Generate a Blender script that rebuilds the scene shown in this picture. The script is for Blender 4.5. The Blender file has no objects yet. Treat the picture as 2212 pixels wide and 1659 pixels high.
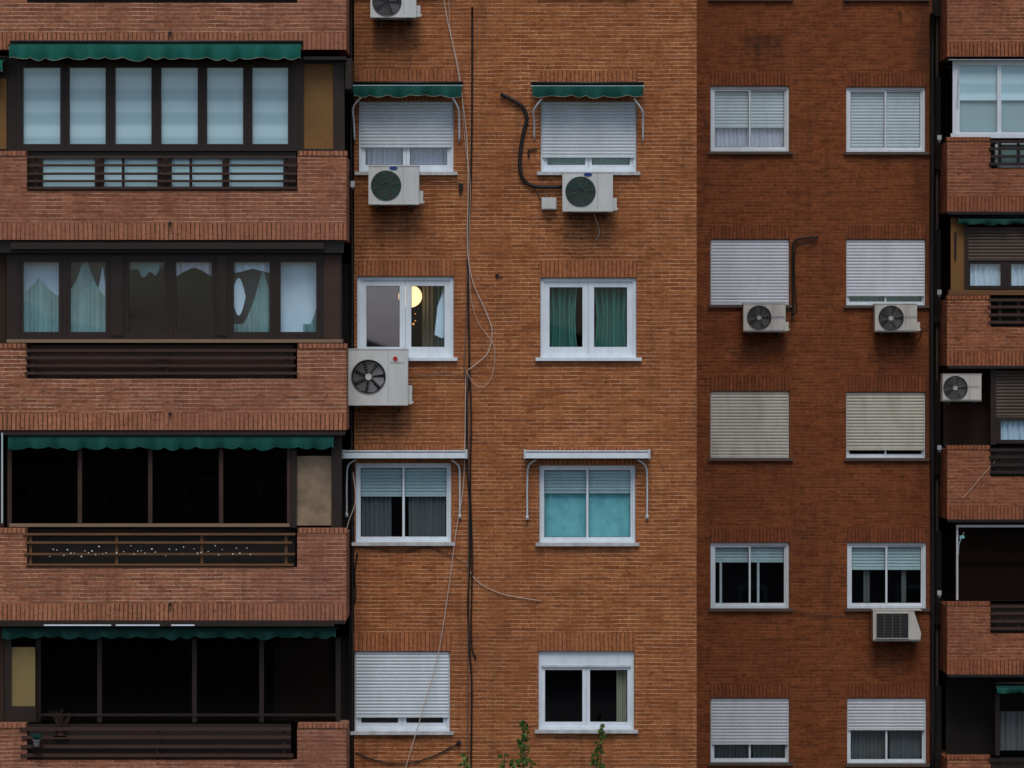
import bpy, math, random
from mathutils import Vector
random.seed(7)
S=bpy.context.scene
# ---------------------------------------------------------------- survey helpers
CAMZ=12.0; D0=50.0; K=143.6
def sc(y): return K*D0/(D0+y)
def X(px,y): return (px-1106)/sc(y)
def Z(py,y): return CAMZ-(py-829.5)/sc(y)
def P(px,py,y): return (X(px,y),y,Z(py,y))
YM=0.0; YL=-1.0; YR=10.98; YRB=10.2
# ---------------------------------------------------------------- materials
def newmat(name):
    m=bpy.data.materials.new(name); m.use_nodes=True
    nt=m.node_tree; b=nt.nodes['Principled BSDF']
    return m,nt,b
def N(nt,t,**kw):
    n=nt.nodes.new(t)
    for k,v in kw.items(): setattr(n,k,v)
    return n
def mixc(nt,blend,fac,a,b):
    n=nt.nodes.new('ShaderNodeMix'); n.data_type='RGBA'; n.blend_type=blend
    for idx,v in ((0,fac),(6,a),(7,b)):
        if isinstance(v,bpy.types.NodeSocket): nt.links.new(v,n.inputs[idx])
        elif idx==0: n.inputs[0].default_value=v
        else: n.inputs[idx].default_value=(v[0],v[1],v[2],1)
    return n.outputs[2]
def ramp(nt,inp,lo,hi,a,b,smooth=False):
    n=nt.nodes.new('ShaderNodeMapRange'); nt.links.new(inp,n.inputs[0])
    if smooth: n.interpolation_type='SMOOTHSTEP'
    n.inputs[1].default_value=lo;n.inputs[2].default_value=hi;n.inputs[3].default_value=a;n.inputs[4].default_value=b
    return n.outputs[0]
def math_(nt,op,a,b):
    n=nt.nodes.new('ShaderNodeMath'); n.operation=op
    for i,v in enumerate((a,b)):
        if isinstance(v,bpy.types.NodeSocket): nt.links.new(v,n.inputs[i])
        else: n.inputs[i].default_value=v
    return n.outputs[0]
def brick(name,c1,c2,mort,ms=0.0068,vertical=False,streak=0.35,rh=0.0583,bw=0.25,stain_shade=(),old=0.35):
    m,nt,b=newmat(name)
    g=N(nt,'ShaderNodeNewGeometry'); s=N(nt,'ShaderNodeSeparateXYZ'); nt.links.new(g.outputs['Position'],s.inputs[0])
    u=math_(nt,'ADD',s.outputs[0],s.outputs[1]); v=s.outputs[2]
    nw=N(nt,'ShaderNodeTexNoise'); nw.inputs['Scale'].default_value=1.7; nw.inputs['Detail'].default_value=4; nt.links.new(g.outputs['Position'],nw.inputs['Vector'])
    wob=ramp(nt,nw.outputs['Fac'],0,1,-0.02,0.02)
    c=N(nt,'ShaderNodeCombineXYZ')
    if vertical:
        nt.links.new(v,c.inputs[0]); nt.links.new(math_(nt,'ADD',u,wob),c.inputs[1])
    else:
        nt.links.new(math_(nt,'MULTIPLY',u,2.2),c.inputs[0]); nt.links.new(math_(nt,'ADD',v,wob),c.inputs[1])
    t=N(nt,'ShaderNodeTexBrick'); nt.links.new(c.outputs[0],t.inputs['Vector'])
    t.inputs['Color1'].default_value=(*c1,1); t.inputs['Color2'].default_value=(*c2,1)
    t.inputs['Scale'].default_value=1; t.inputs['Mortar Size'].default_value=ms; t.inputs['Mortar Smooth'].default_value=0.25
    t.inputs['Brick Width'].default_value=50.0 if vertical else bw*2.2; t.inputs['Row Height'].default_value=rh
    if vertical: t.offset=0
    # mortar fades: dirty / missing in places
    nm=N(nt,'ShaderNodeTexNoise'); nm.inputs['Scale'].default_value=2.6; nm.inputs['Detail'].default_value=6; nm.inputs['Roughness'].default_value=.7
    nt.links.new(g.outputs['Position'],nm.inputs['Vector'])
    nt.links.new(mixc(nt,'MIX',ramp(nt,nm.outputs['Fac'],.42,.62,0,.75),mort,(c2[0]*.8,c2[1]*.85,c2[2]*.9)),t.inputs['Mortar'])
    col=t.outputs['Color']
    n0=N(nt,'ShaderNodeTexNoise'); n0.inputs['Scale'].default_value=14; n0.inputs['Detail'].default_value=6; n0.inputs['Roughness'].default_value=0.9
    nt.links.new(g.outputs['Position'],n0.inputs['Vector'])
    hv=ramp(nt,n0.outputs['Fac'],0.3,0.70,0.50,1.46)
    cc=N(nt,'ShaderNodeCombineColor')
    for i in range(3): nt.links.new(hv,cc.inputs[i])
    col=mixc(nt,'MULTIPLY',1.0,col,cc.outputs[0])
    n3=N(nt,'ShaderNodeTexNoise'); n3.inputs['Scale'].default_value=1; n3.inputs['Detail'].default_value=2
    mp3=N(nt,'ShaderNodeMapping'); mp3.inputs['Scale'].default_value=(6,6,16); nt.links.new(g.outputs['Position'],mp3.inputs[0]); nt.links.new(mp3.outputs[0],n3.inputs['Vector'])
    col=mixc(nt,'MIX',ramp(nt,n3.outputs['Fac'],0.62,0.72,0,0.6),col,(c2[0]*.35,c2[1]*.35,c2[2]*.45))
    n1=N(nt,'ShaderNodeTexNoise'); n1.inputs['Scale'].default_value=0.45; n1.inputs['Detail'].default_value=5
    nt.links.new(g.outputs['Position'],n1.inputs['Vector'])
    col=mixc(nt,'MIX',ramp(nt,n1.outputs['Fac'],0.40,0.68,0,old),col,(c1[0]*.55,c1[1]*.55,c1[2]*.75))
    mp=N(nt,'ShaderNodeMapping'); mp.inputs['Scale'].default_value=(5.5,5.5,0.55); nt.links.new(g.outputs['Position'],mp.inputs[0])
    n2=N(nt,'ShaderNodeTexNoise'); n2.inputs['Scale'].default_value=1; n2.inputs['Detail'].default_value=5; nt.links.new(mp.outputs[0],n2.inputs['Vector'])
    col=mixc(nt,'MIX',ramp(nt,n2.outputs['Fac'],0.54,0.78,0,streak),col,(0.045,0.025,0.016))
    for (x0,zt,hw,ln,st) in stain_shade:  # dark runs: water stains, with shade under units and sills painted in too
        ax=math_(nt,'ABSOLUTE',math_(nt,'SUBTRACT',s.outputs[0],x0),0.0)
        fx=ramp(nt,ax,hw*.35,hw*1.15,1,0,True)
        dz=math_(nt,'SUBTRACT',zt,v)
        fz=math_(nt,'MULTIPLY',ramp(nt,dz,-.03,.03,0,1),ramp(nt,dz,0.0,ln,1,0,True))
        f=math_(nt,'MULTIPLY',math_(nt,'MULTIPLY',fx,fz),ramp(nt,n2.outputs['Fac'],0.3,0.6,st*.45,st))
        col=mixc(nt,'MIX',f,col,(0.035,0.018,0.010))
    nt.links.new(col,b.inputs['Base Color']); b.inputs['Roughness'].default_value=0.9; b.inputs['Specular IOR Level'].default_value=0.15
    bp=N(nt,'ShaderNodeBump'); bp.inputs['Strength'].default_value=0.6; bp.inputs['Distance'].default_value=0.005
    nt.links.new(math_(nt,'SUBTRACT',n0.outputs['Fac'],t.outputs['Fac']),bp.inputs['Height']); nt.links.new(bp.outputs[0],b.inputs['Normal'])
    return m
def paint(name,col,rough=0.5,var=0.15,scale=3.0,stretch=(1,1,0.3),metal=0.0,dirt=(0.15,0.12,0.09),bandz=None):
    m,nt,b=newmat(name)
    g=N(nt,'ShaderNodeNewGeometry'); mp=N(nt,'ShaderNodeMapping'); mp.inputs['Scale'].default_value=stretch
    nt.links.new(g.outputs['Position'],mp.inputs[0])
    n=N(nt,'ShaderNodeTexNoise'); n.inputs['Scale'].default_value=scale; n.inputs['Detail'].default_value=8; n.inputs['Roughness'].default_value=0.75
    nt.links.new(mp.outputs[0],n.inputs['Vector'])
    c=col
    if bandz:
        s=N(nt,'ShaderNodeSeparateXYZ'); nt.links.new(g.outputs['Position'],s.inputs[0])
        w=math_(nt,'SINE',math_(nt,'MULTIPLY',s.outputs[2],2*math.pi/bandz[0]),0.0)
        c=mixc(nt,'MIX',ramp(nt,w,-0.5,0.5,0,1),col,bandz[1])
    o=mixc(nt,'MIX',ramp(nt,n.outputs['Fac'],0.42,0.8,0,min(1,var*2.2)),c,dirt)
    nt.links.new(o,b.inputs['Base Color']); b.inputs['Roughness'].default_value=rough; b.inputs['Metallic'].default_value=metal
    b.inputs['Specular IOR Level'].default_value=0.3
    return m
def glassm(name,refl,tint=(0.90,0.97,0.99),rough=0.02,wavy=0.0,gc=(0.85,0.92,1)):
    m,nt,b=newmat(name); out=nt.nodes['Material Output']; nt.nodes.remove(b)
    tr=N(nt,'ShaderNodeBsdfTransparent'); tr.inputs[0].default_value=(*tint,1)
    gl=N(nt,'ShaderNodeBsdfGlossy'); gl.inputs['Roughness'].default_value=rough; gl.inputs[0].default_value=(*gc,1)
    if wavy:
        g=N(nt,'ShaderNodeNewGeometry'); n=N(nt,'ShaderNodeTexNoise'); n.inputs['Scale'].default_value=2.2; n.inputs['Detail'].default_value=0.5
        nt.links.new(g.outputs['Position'],n.inputs['Vector'])
        bp=N(nt,'ShaderNodeBump'); bp.inputs['Strength'].default_value=wavy; bp.inputs['Distance'].default_value=0.02
        nt.links.new(n.outputs['Fac'],bp.inputs['Height']); nt.links.new(bp.outputs[0],gl.inputs['Normal'])
    mx=N(nt,'ShaderNodeMixShader'); mx.inputs[0].default_value=refl
    nt.links.new(tr.outputs[0],mx.inputs[1]); nt.links.new(gl.outputs[0],mx.inputs[2]); nt.links.new(mx.outputs[0],out.inputs[0])
    return m
def emit(name,col,st):
    m,nt,b=newmat(name); b.inputs['Base Color'].default_value=(*col,1)
    b.inputs['Emission Color'].default_value=(*col,1); b.inputs['Emission Strength'].default_value=st
    return m
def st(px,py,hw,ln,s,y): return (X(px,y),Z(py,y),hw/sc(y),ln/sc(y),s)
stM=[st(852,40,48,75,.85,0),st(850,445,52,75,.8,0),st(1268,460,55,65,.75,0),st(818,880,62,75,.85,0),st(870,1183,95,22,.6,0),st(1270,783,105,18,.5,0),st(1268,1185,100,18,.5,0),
     st(868,1590,100,20,.5,0),st(1265,1590,100,18,.5,0),st(880,782,95,20,.6,0),st(775,-100,26,2000,.35,0)]  # last entry paints occlusion shade along the wall's left edge
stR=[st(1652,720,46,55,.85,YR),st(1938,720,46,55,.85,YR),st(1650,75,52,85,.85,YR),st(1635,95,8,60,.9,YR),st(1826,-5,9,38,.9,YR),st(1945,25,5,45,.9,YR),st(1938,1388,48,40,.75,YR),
     st(1620,336,88,22,.6,YR),st(1914,336,88,22,.6,YR),st(1620,993,86,20,.6,YR),st(1914,993,86,20,.6,YR),st(1620,1322,86,20,.5,YR),st(1990,-100,28,2000,.45,YR)]  # last entry darkens a strip along the wall's right edge
BM=brick('brick_orange',(0.39,0.134,0.043),(0.25,0.076,0.024),(0.66,0.38,0.22),stain_shade=stM)
BMs=brick('brick_orange_soldier',(0.44,0.165,0.068),(0.33,0.112,0.044),(0.11,0.048,0.026),vertical=True,ms=0.0082,rh=.0625)
BL=brick('brick_pink',(0.38,0.148,0.076),(0.23,0.082,0.042),(0.62,0.38,0.26),streak=0.28,ms=.0072)
BLs=brick('brick_pink_soldier',(0.46,0.19,0.10),(0.36,0.142,0.074),(0.07,0.036,0.022),vertical=True,ms=0.0095,streak=.2,rh=.066)
BR=brick('brick_brown',(0.262,0.080,0.027),(0.165,0.048,0.017),(0.31,0.130,0.065),ms=0.0065,streak=0.38,stain_shade=stR,rh=.0622)
BRs=brick('brick_brown_soldier',(0.27,0.085,0.033),(0.20,0.060,0.024),(0.065,0.027,0.015),vertical=True,ms=0.009,rh=.068)
BRB=brick('brick_red',(0.36,0.128,0.060),(0.22,0.075,0.036),(0.50,0.29,0.185),streak=0.25,ms=.007,rh=.0622)
BRBs=brick('brick_red_soldier',(0.38,0.14,0.066),(0.28,0.096,0.045),(0.06,0.028,0.018),vertical=True,ms=0.010,streak=.2,rh=.07)
REV=paint('reveal_render',(0.13,0.06,0.032),0.9)
WHITE=paint('white_aluminium',(0.74,0.81,0.86),0.4,0.12,6)
WHITED=paint('weathered_white',(0.58,0.64,0.67),0.5,0.25,5)
SILL=paint('sill_stone',(0.56,0.58,0.58),0.8,0.35,5)
SILLD=paint('sill_dark_stone',(0.10,0.078,0.066),0.9,0.3)
SHW=paint('shutter_white',(0.64,0.69,0.715),0.5,0.14,2.5)
SHL=paint('shutter_lilac_white',(0.68,0.71,0.77),0.5,0.12,2.5)
SHB=paint('shutter_beige',(0.56,0.55,0.475),0.6,0.30,2.5,dirt=(.27,.22,.15))
SHG=paint('shutter_pale_teal',(0.52,0.66,0.67),0.5,0.14,2.5)
SHDK=paint('shutter_brown',(0.075,0.05,0.038),0.5,0.2)
BLIND=paint('banded_blind',(0.70,0.88,0.93),0.8,0.10,1.4,(1,1,1),bandz=(0.36,(0.45,0.65,0.71)),dirt=(.36,.52,.57))
BLIND2=paint('plain_blind',(0.34,0.46,0.48),0.8,0.15,1.4,(1,1,1))
C_LILAC=paint('lilac_net',(0.66,0.65,0.78),0.9,0.15,dirt=(.3,.3,.4))
C_TEAL=paint('turquoise_net',(0.25,0.64,0.66),0.9,0.40,5,(1,1,1),dirt=(.10,.30,.38))
C_GREEN=paint('green_curtain',(0.06,0.24,0.20),0.9,0.25)
C_GREY=paint('grey_net',(0.13,0.145,0.15),0.9,0.3)
C_SAGE=paint('sage_curtain',(0.24,0.40,0.40),0.9,0.3,5)
C_WHITE=paint('white_net',(0.68,0.82,0.94),0.9,0.12)
C_CREAM=paint('cream_curtain',(0.33,0.31,0.22),0.9,0.2)
BROWN=paint('brown_aluminium',(0.026,0.016,0.013),0.45,0.2,dirt=(.05,.03,.02))
BROWN2=paint('brown_wood',(0.060,0.030,0.020),0.6,0.3,5,(0.4,1,3),dirt=(.02,.01,.008))
OCHREW=paint('ochre_wood',(0.17,0.080,0.030),0.6,0.3,5,(0.4,1,3),dirt=(.03,.015,.008))
OCHRE=paint('ochre_panel',(0.21,0.105,0.030),0.7,0.25,1.5,(1,1,1),dirt=(.08,.04,.015))
BEIGEP=paint('frosted_beige_panel',(0.33,0.24,0.15),0.5,0.5,1.3,(1,1,1),dirt=(.04,.025,.015))
YELP=paint('yellow_panel',(0.25,0.18,0.065),0.7,0.2,2,(1,1,1))
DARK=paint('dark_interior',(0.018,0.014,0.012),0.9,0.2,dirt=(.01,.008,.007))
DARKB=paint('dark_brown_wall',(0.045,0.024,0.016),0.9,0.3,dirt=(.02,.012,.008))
CONC=paint('concrete',(0.08,0.058,0.045),0.9,0.3,dirt=(.03,.02,.015))
LEDGE=paint('tan_ledge',(0.26,0.17,0.10),0.7,0.3)
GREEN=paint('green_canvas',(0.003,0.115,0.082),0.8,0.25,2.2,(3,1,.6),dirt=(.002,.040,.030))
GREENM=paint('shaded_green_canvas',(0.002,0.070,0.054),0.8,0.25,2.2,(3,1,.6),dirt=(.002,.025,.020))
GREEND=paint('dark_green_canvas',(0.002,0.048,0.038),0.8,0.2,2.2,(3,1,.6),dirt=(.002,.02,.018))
CREAM=paint('cream_trim',(0.24,0.24,0.17),0.8,0.2)
BLACK=paint('black_rubber',(0.014,0.012,0.012),0.5,0.1,dirt=(.02,.02,.02))
METAL=paint('grey_metal',(0.20,0.20,0.20),0.4,0.2,metal=0.3)
ACW=paint('ac_ivory',(0.62,0.63,0.60),0.4,0.18,3)
ACB=paint('ac_cream',(0.58,0.56,0.51),0.4,0.26,3)
ACG=paint('ac_grille_green',(0.05,0.115,0.095),0.5,0.4,14,(1,1,1),dirt=(.16,.05,.05))
ACGB=paint('ac_back_green',(0.022,0.055,0.045),0.5,0.3,dirt=(.06,.03,.03))
ACD=paint('ac_dark',(0.018,0.018,0.018),0.5,0.1,dirt=(.03,.03,.03))
ACBL=paint('ac_blade',(0.09,0.09,0.09),0.4,0.1)
BLUE=paint('blue_badge',(0.02,0.05,0.22),0.4,0.05)
RED=paint('red_badge',(0.5,0.02,0.02),0.4,0.05)
WIREW=paint('pale_cable',(0.58,0.45,0.37),0.6,0.1)
WIRER=paint('brown_cable',(0.17,0.10,0.075),0.6,0.1)
BULB=paint('white_bead',(0.9,0.93,0.9),0.3,0.02)
LEAF=paint('leaf',(0.040,0.110,0.018),0.6,0.3,8,(1,1,1),dirt=(.10,.11,.02))
LEAF2=paint('leaf_light',(0.15,0.20,0.03),0.6,0.2,8,(1,1,1))
BARK=paint('stem',(0.06,0.05,0.025),0.9,0.2)
GL=glassm('window_glass',0.09)
GLC=glassm('clear_glass',0.035)
GLR=glassm('reflecting_glass',0.42,wavy=0.03,gc=(0.56,0.60,0.88))
GLW=glassm('old_glass',0.05,wavy=0.10)
GLD=glassm('dim_glass',0.016,(0.45,0.42,0.4))
LAMP=emit('lamp_globe',(1.0,0.66,0.34),1.5)
GLINT=emit('warm_glint',(1.0,0.35,0.08),0.6)
# ---------------------------------------------------------------- mesh builder
class MB:
    def __init__(s): s.v=[];s.f=[];s.m=[];s.mats=[]
    def mi(s,m):
        if m not in s.mats: s.mats.append(m)
        return s.mats.index(m)
    def poly(s,pts,m):
        i=len(s.v); s.v+= [tuple(p) for p in pts]; s.f.append(tuple(range(i,i+len(pts)))); s.m.append(s.mi(m))
    def box(s,x0,x1,y0,y1,z0,z1,m):
        if x0>x1:x0,x1=x1,x0
        if y0>y1:y0,y1=y1,y0
        if z0>z1:z0,z1=z1,z0
        i=len(s.v)
        s.v+=[(x0,y0,z0),(x1,y0,z0),(x1,y1,z0),(x0,y1,z0),(x0,y0,z1),(x1,y0,z1),(x1,y1,z1),(x0,y1,z1)]
        for q in ((0,1,5,4),(1,2,6,5),(2,3,7,6),(3,0,4,7),(4,5,6,7),(3,2,1,0)):
            s.f.append(tuple(i+k for k in q)); s.m.append(s.mi(m))
    def pbox(s,px0,px1,py0,py1,y,t,m):
        s.box(X(px0,y),X(px1,y),y,y+t,Z(py1,y),Z(py0,y),m)
    def tube(s,pts,r,m,n=6,smooth=True,closed=False):
        pts=[Vector(p) for p in pts]
        if smooth and len(pts)>2 and not closed:
            q=[]; e=[2*pts[0]-pts[1]]+pts+[2*pts[-1]-pts[-2]]
            for i in range(1,len(e)-2):
                a,b,c,d=e[i-1],e[i],e[i+1],e[i+2]
                for k in range(5):
                    t=k/5; q.append(0.5*((2*b)+(c-a)*t+(2*a-5*b+4*c-d)*t*t+(3*b-a-3*c+d)*t**3))
            q.append(pts[-1]); pts=q
        L=len(pts); base=len(s.v)
        for i,p in enumerate(pts):
            if closed: d=pts[(i+1)%L]-pts[i-1]
            else: d=pts[min(i+1,L-1)]-pts[max(i-1,0)]
            if d.length<1e-9: d=Vector((0,0,1))
            d.normalize(); up=Vector((0,1,0)) if abs(d.y)<0.9 else Vector((1,0,0))
            a=d.cross(up).normalized(); b=d.cross(a)
            for k in range(n):
                w=2*math.pi*k/n; s.v.append(tuple(p+a*(r*math.cos(w))+b*(r*math.sin(w))))
        mi=s.mi(m)
        for i in range(L if closed else L-1):
            j=(i+1)%L
            for k in range(n):
                s.f.append((base+i*n+k,base+i*n+(k+1)%n,base+j*n+(k+1)%n,base+j*n+k)); s.m.append(mi)
        if not closed:
            s.f.append(tuple(base+k for k in range(n))); s.m.append(mi)
            s.f.append(tuple(base+(L-1)*n+k for k in range(n))); s.m.append(mi)
    def sphere(s,c,r,m,nu=12,nv=8,sy=1,sz=1):
        b=len(s.v)
        for j in range(nv+1):
            t=math.pi*j/nv
            for i in range(nu):
                w=2*math.pi*i/nu; s.v.append((c[0]+r*math.sin(t)*math.cos(w),c[1]+sy*r*math.sin(t)*math.sin(w),c[2]+sz*r*math.cos(t)))
        for j in range(nv):
            for i in range(nu):
                s.f.append((b+j*nu+i,b+j*nu+(i+1)%nu,b+(j+1)*nu+(i+1)%nu,b+(j+1)*nu+i)); s.m.append(s.mi(m))
    def disc(s,cx,y,cz,r,m,n=24,rz=None):
        rz=rz or r
        s.poly([(cx+r*math.cos(2*math.pi*k/n),y,cz+rz*math.sin(2*math.pi*k/n)) for k in range(n)],m)
    def slats(s,x0,x1,z0,z1,y,m,pitch=0.05,bar=True):
        z=z1; mi=s.mi(m)
        while z>z0+0.004:
            zb=max(z-pitch,z0); h=z-zb; jx=random.uniform(-.0012,.0012)
            prof=[(y+0.010,z),(y-0.003+jx,z-h*0.10),(y-0.010+jx,z-h*0.45),(y-0.006+jx,z-h*0.82),(y+0.010,zb)]
            i=len(s.v)
            for (a,b) in prof: s.v+=[(x0,a,b),(x1,a,b)]
            for k in range(4): s.f.append((i+2*k,i+2*k+1,i+2*k+3,i+2*k+2)); s.m.append(mi)
            z=zb
        if bar: s.box(x0,x1,y-0.013,y+0.004,z0-0.022,z0+0.012,m)
    def curtain(s,x0,x1,z0,z1,y,m,amp=0.03,per=0.09,top=None,bot=None,gather=0.0):
        n=max(8,int((x1-x0)/per*8)); i=len(s.v); ph=random.random()*6
        rows=5
        for k in range(n+1):
            t=k/n; x=x0+(x1-x0)*t
            yy=y+amp*math.sin(2*math.pi*(x-x0)/per+ph+0.6*math.sin(x*23))+amp*.4*math.sin(x*31)
            za=(top(t) if top else z1); zb=(bot(t) if bot else z0)
            for r in range(rows):
                q=r/(rows-1); xx=x+gather*math.sin(q*math.pi)*(0.5-t)
                s.v.append((xx,yy+(q*0.02),za+(zb-za)*q))
        for k in range(n):
            for r in range(rows-1):
                s.f.append((i+k*rows+r,i+(k+1)*rows+r,i+(k+1)*rows+r+1,i+k*rows+r+1)); s.m.append(s.mi(m))
    def done(s,name,parent=None,smooth=False,bevel=0):
        xs=[(min(v[i] for v in s.v)+max(v[i] for v in s.v))/2 for i in range(3)]
        c=Vector(xs); me=bpy.data.meshes.new(name)
        me.from_pydata([tuple(Vector(v)-c) for v in s.v],[],s.f)
        for m in s.mats: me.materials.append(m)
        for p,i in zip(me.polygons,s.m): p.material_index=i; p.use_smooth=smooth
        o=bpy.data.objects.new(name,me); o.location=c; S.collection.objects.link(o)
        if parent:
            o.parent=parent; o.location=c-parent.location
        if bevel:
            b=o.modifiers.new('bev','BEVEL'); b.width=bevel; b.segments=2; b.limit_method='ANGLE'
        return o
def holed(mb,x0,x1,z0,z1,y,holes,m):
    xs=sorted({x0,x1}|{h[0] for h in holes}|{h[1] for h in holes}); zs=sorted({z0,z1}|{h[2] for h in holes}|{h[3] for h in holes})
    for a,b in zip(xs,xs[1:]):
        for c,d in zip(zs,zs[1:]):
            cx,cz=(a+b)/2,(c+d)/2
            if any(h[0]<cx<h[1] and h[2]<cz<h[3] for h in holes): continue
            mb.poly([(a,y,c),(b,y,c),(b,y,d),(a,y,d)],m)
BLD=bpy.data.objects.new('brick_apartment_building',None); S.collection.objects.link(BLD)
# ---------------------------------------------------------------- windows
def window(px0,px1,py0,py1,wy,holes,kind='slide',sh=None,shm=None,behind=False,tf=.045,ts=.035,curt=None,glass=None,sillm=None,sillpx=(8,8),shtop=None,soldier=None,sm=None,fm=None,extra=()):
    fm=fm or WHITE; glass=glass or GL
    x0,x1=X(px0,wy),X(px1,wy); z1,z0=Z(py0,wy),Z(py1,wy)
    holes.append((x0,x1,z0,z1))
    w=MB(); fy=wy+0.045
    d=0.16
    w.poly([(x0,wy,z0),(x0,wy+d,z0),(x0,wy+d,z1),(x0,wy,z1)],REV); w.poly([(x1,wy,z0),(x1,wy,z1),(x1,wy+d,z1),(x1,wy+d,z0)],REV)
    w.poly([(x0,wy,z1),(x0,wy+d,z1),(x1,wy+d,z1),(x1,wy,z1)],REV); w.poly([(x0,wy,z0),(x1,wy,z0),(x1,wy+d,z0),(x0,wy+d,z0)],REV)
    a0,a1,b0,b1,yb=x0-.3,x1+.3,z0-.3,z1+.2,wy+1.6
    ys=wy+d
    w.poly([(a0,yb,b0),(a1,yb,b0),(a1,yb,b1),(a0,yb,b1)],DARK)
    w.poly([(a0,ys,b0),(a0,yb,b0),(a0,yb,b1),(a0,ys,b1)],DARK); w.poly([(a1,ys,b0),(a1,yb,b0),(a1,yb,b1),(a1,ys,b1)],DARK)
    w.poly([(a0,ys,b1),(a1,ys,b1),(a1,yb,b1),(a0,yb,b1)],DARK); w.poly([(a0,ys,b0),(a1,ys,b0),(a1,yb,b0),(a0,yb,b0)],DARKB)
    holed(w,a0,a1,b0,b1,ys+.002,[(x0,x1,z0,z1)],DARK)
    e=.003
    w.box(x0+e,x0+tf,fy,fy+.08,z0+e,z1-e,fm); w.box(x1-tf,x1-e,fy,fy+.08,z0+e,z1-e,fm)
    w.box(x0+tf,x1-tf,fy,fy+.08,z1-tf,z1-e,fm); w.box(x0+tf,x1-tf,fy,fy+.08,z0+e,z0+tf,fm)
    ztop=z1-tf
    if shtop:
        ztop=Z(shtop,wy); w.box(x0+tf,x1-tf,fy+.004,fy+.08,ztop,z1-tf,fm); w.box(x0+tf+.01,x1-tf-.01,fy-.006,fy+.004,ztop-.012,ztop+.02,WHITED)
    gy=fy+.045
    xm=(x0+x1)/2
    cur=[(x0+tf,xm,gy-.012),(xm,x1-tf,gy+.012)] if kind=='slide' else [(x0+tf,xm-.002,gy),(xm+.002,x1-tf,gy)]
    for i,(a,b,yy) in enumerate(cur):
        if kind=='slide':
            if i==0: b+=ts*.5
            else: a-=ts*.5
        c,dz=z0+tf,ztop
        w.box(a,a+ts,yy-.02,yy+.02,c,dz,fm); w.box(b-ts,b,yy-.02,yy+.02,c,dz,fm)
        w.box(a+ts,b-ts,yy-.019,yy+.019,dz-ts,dz,fm); w.box(a+ts,b-ts,yy-.019,yy+.019,c,c+ts*(1.3),fm)
        g2=.006
        for q in ((a+ts,a+ts+g2,c+ts*1.3,dz-ts),(b-ts-g2,b-ts,c+ts*1.3,dz-ts),(a+ts+g2,b-ts-g2,dz-ts-g2,dz-ts),(a+ts+g2,b-ts-g2,c+ts*1.3,c+ts*1.3+g2)):
            w.box(q[0],q[1],yy-.010,yy-.002,q[2],q[3],BLACK)
        g=glass[i] if isinstance(glass,(list,tuple)) else glass
        w.poly([(a+ts,yy,c+ts),(b-ts,yy,c+ts),(b-ts,yy,dz-ts),(a+ts,yy,dz-ts)],g)
    for q in extra: w.box(X(q,wy)-.022,X(q,wy)+.022,gy+.04,gy+.07,z0+tf,ztop,WHITED)
    if sh is not None:
        zs=Z(sh,wy); pt=.05 if wy<5 else .058
        if behind: w.slats(x0+tf,x1-tf,zs,z1-tf,fy+.092,shm,pt)
        else: w.slats(x0+tf*.55,x1-tf*.55,max(zs,z0+.03),z1-.006,fy-.012,shm,pt)
    if curt: curt(w,x0,x1,z0,z1,fy+.14)
    sm_=sillm or SILL
    w.box(X(px0-sillpx[0],wy),X(px1+sillpx[1],wy),wy-.06,wy-.001,z0-.045,z0+.004,sm_)
    w.box(x0+.001,x1-.001,wy-.001,fy,z0-.04,z0+.006,sm_)
    if soldier: w.pbox(px0-1,px1+2,soldier,py0-1,wy-.007,.006,sm)
    w.done('window',BLD)
hM=[]; hR=[]
SMs=BMs
def full(mat,frac=1.0,amp=.015,per=.08):
    def f(w,x0,x1,z0,z1,y): w.curtain(x0,x1,z0,z0+(z1-z0)*frac,y,mat,amp,per)
    return f
def partial(mat,segs,amp=.015,per=.07,z=1.0):
    def f(w,x0,x1,z0,z1,y):
        for a,b in segs: w.curtain(x0+(x1-x0)*a,x0+(x1-x0)*b,z0,z0+(z1-z0)*z,y,mat,amp,per)
    return f
window(775,980,218,372,YM,hM,'casement',sh=315,shm=SHW,tf=.05,ts=.05,curt=full(C_LILAC),sillm=SILL,soldier=150,sm=SMs)
window(1168,1375,218,372,YM,hM,'casement',sh=337,shm=SHW,tf=.05,ts=.05,curt=full(C_TEAL),soldier=152,sm=SMs)
def cA2(w,x0,x1,z0,z1,y):
    L=x1-x0
    w.curtain(x0+L*.66,x0+L*.80,z0,z1,y+.5,C_CREAM,.02,.06)
    w.curtain(x0+L*.74,x1+.05,z0,z1,y+.55,C_SAGE,.03,.08)
    w.poly([(x0+L*.80,y+.0,z0+.35),(x0+L*.87,y,z0+.3),(x1,y,z0+.35),(x1,y,z1-.2),(x0+L*.9,y,z1-.15),(x0+L*.83,y,z1-.45)],C_WHITE)
window(771,980,597,773,YM,hM,'casement',tf=.055,ts=.085,curt=cA2,glass=[GLR,GLC],sillm=WHITE,soldier=562,sm=SMs)
def cB2(w,x0,x1,z0,z1,y):
    L=x1-x0
    w.curtain(x0+.04,x0+L*.40,z0,z1,y+.03,C_GREEN,.04,.095,gather=.1)
    w.curtain(x0+L*.55,x1-.03,z0,z1,y+.03,C_GREEN,.04,.10,gather=.12)
window(1167,1375,600,773,YM,hM,'casement',tf=.055,ts=.085,curt=cB2,glass=GLC,sillm=WHITE,sillpx=(10,11),soldier=562,sm=SMs)
window(768,975,1000,1172,YM,hM,'slide',sh=1070,shm=SHG,behind=True,tf=.04,ts=.035,curt=partial(C_GREY,[(.05,.37),(.55,.95)]),soldier=962,sm=SMs)
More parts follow.
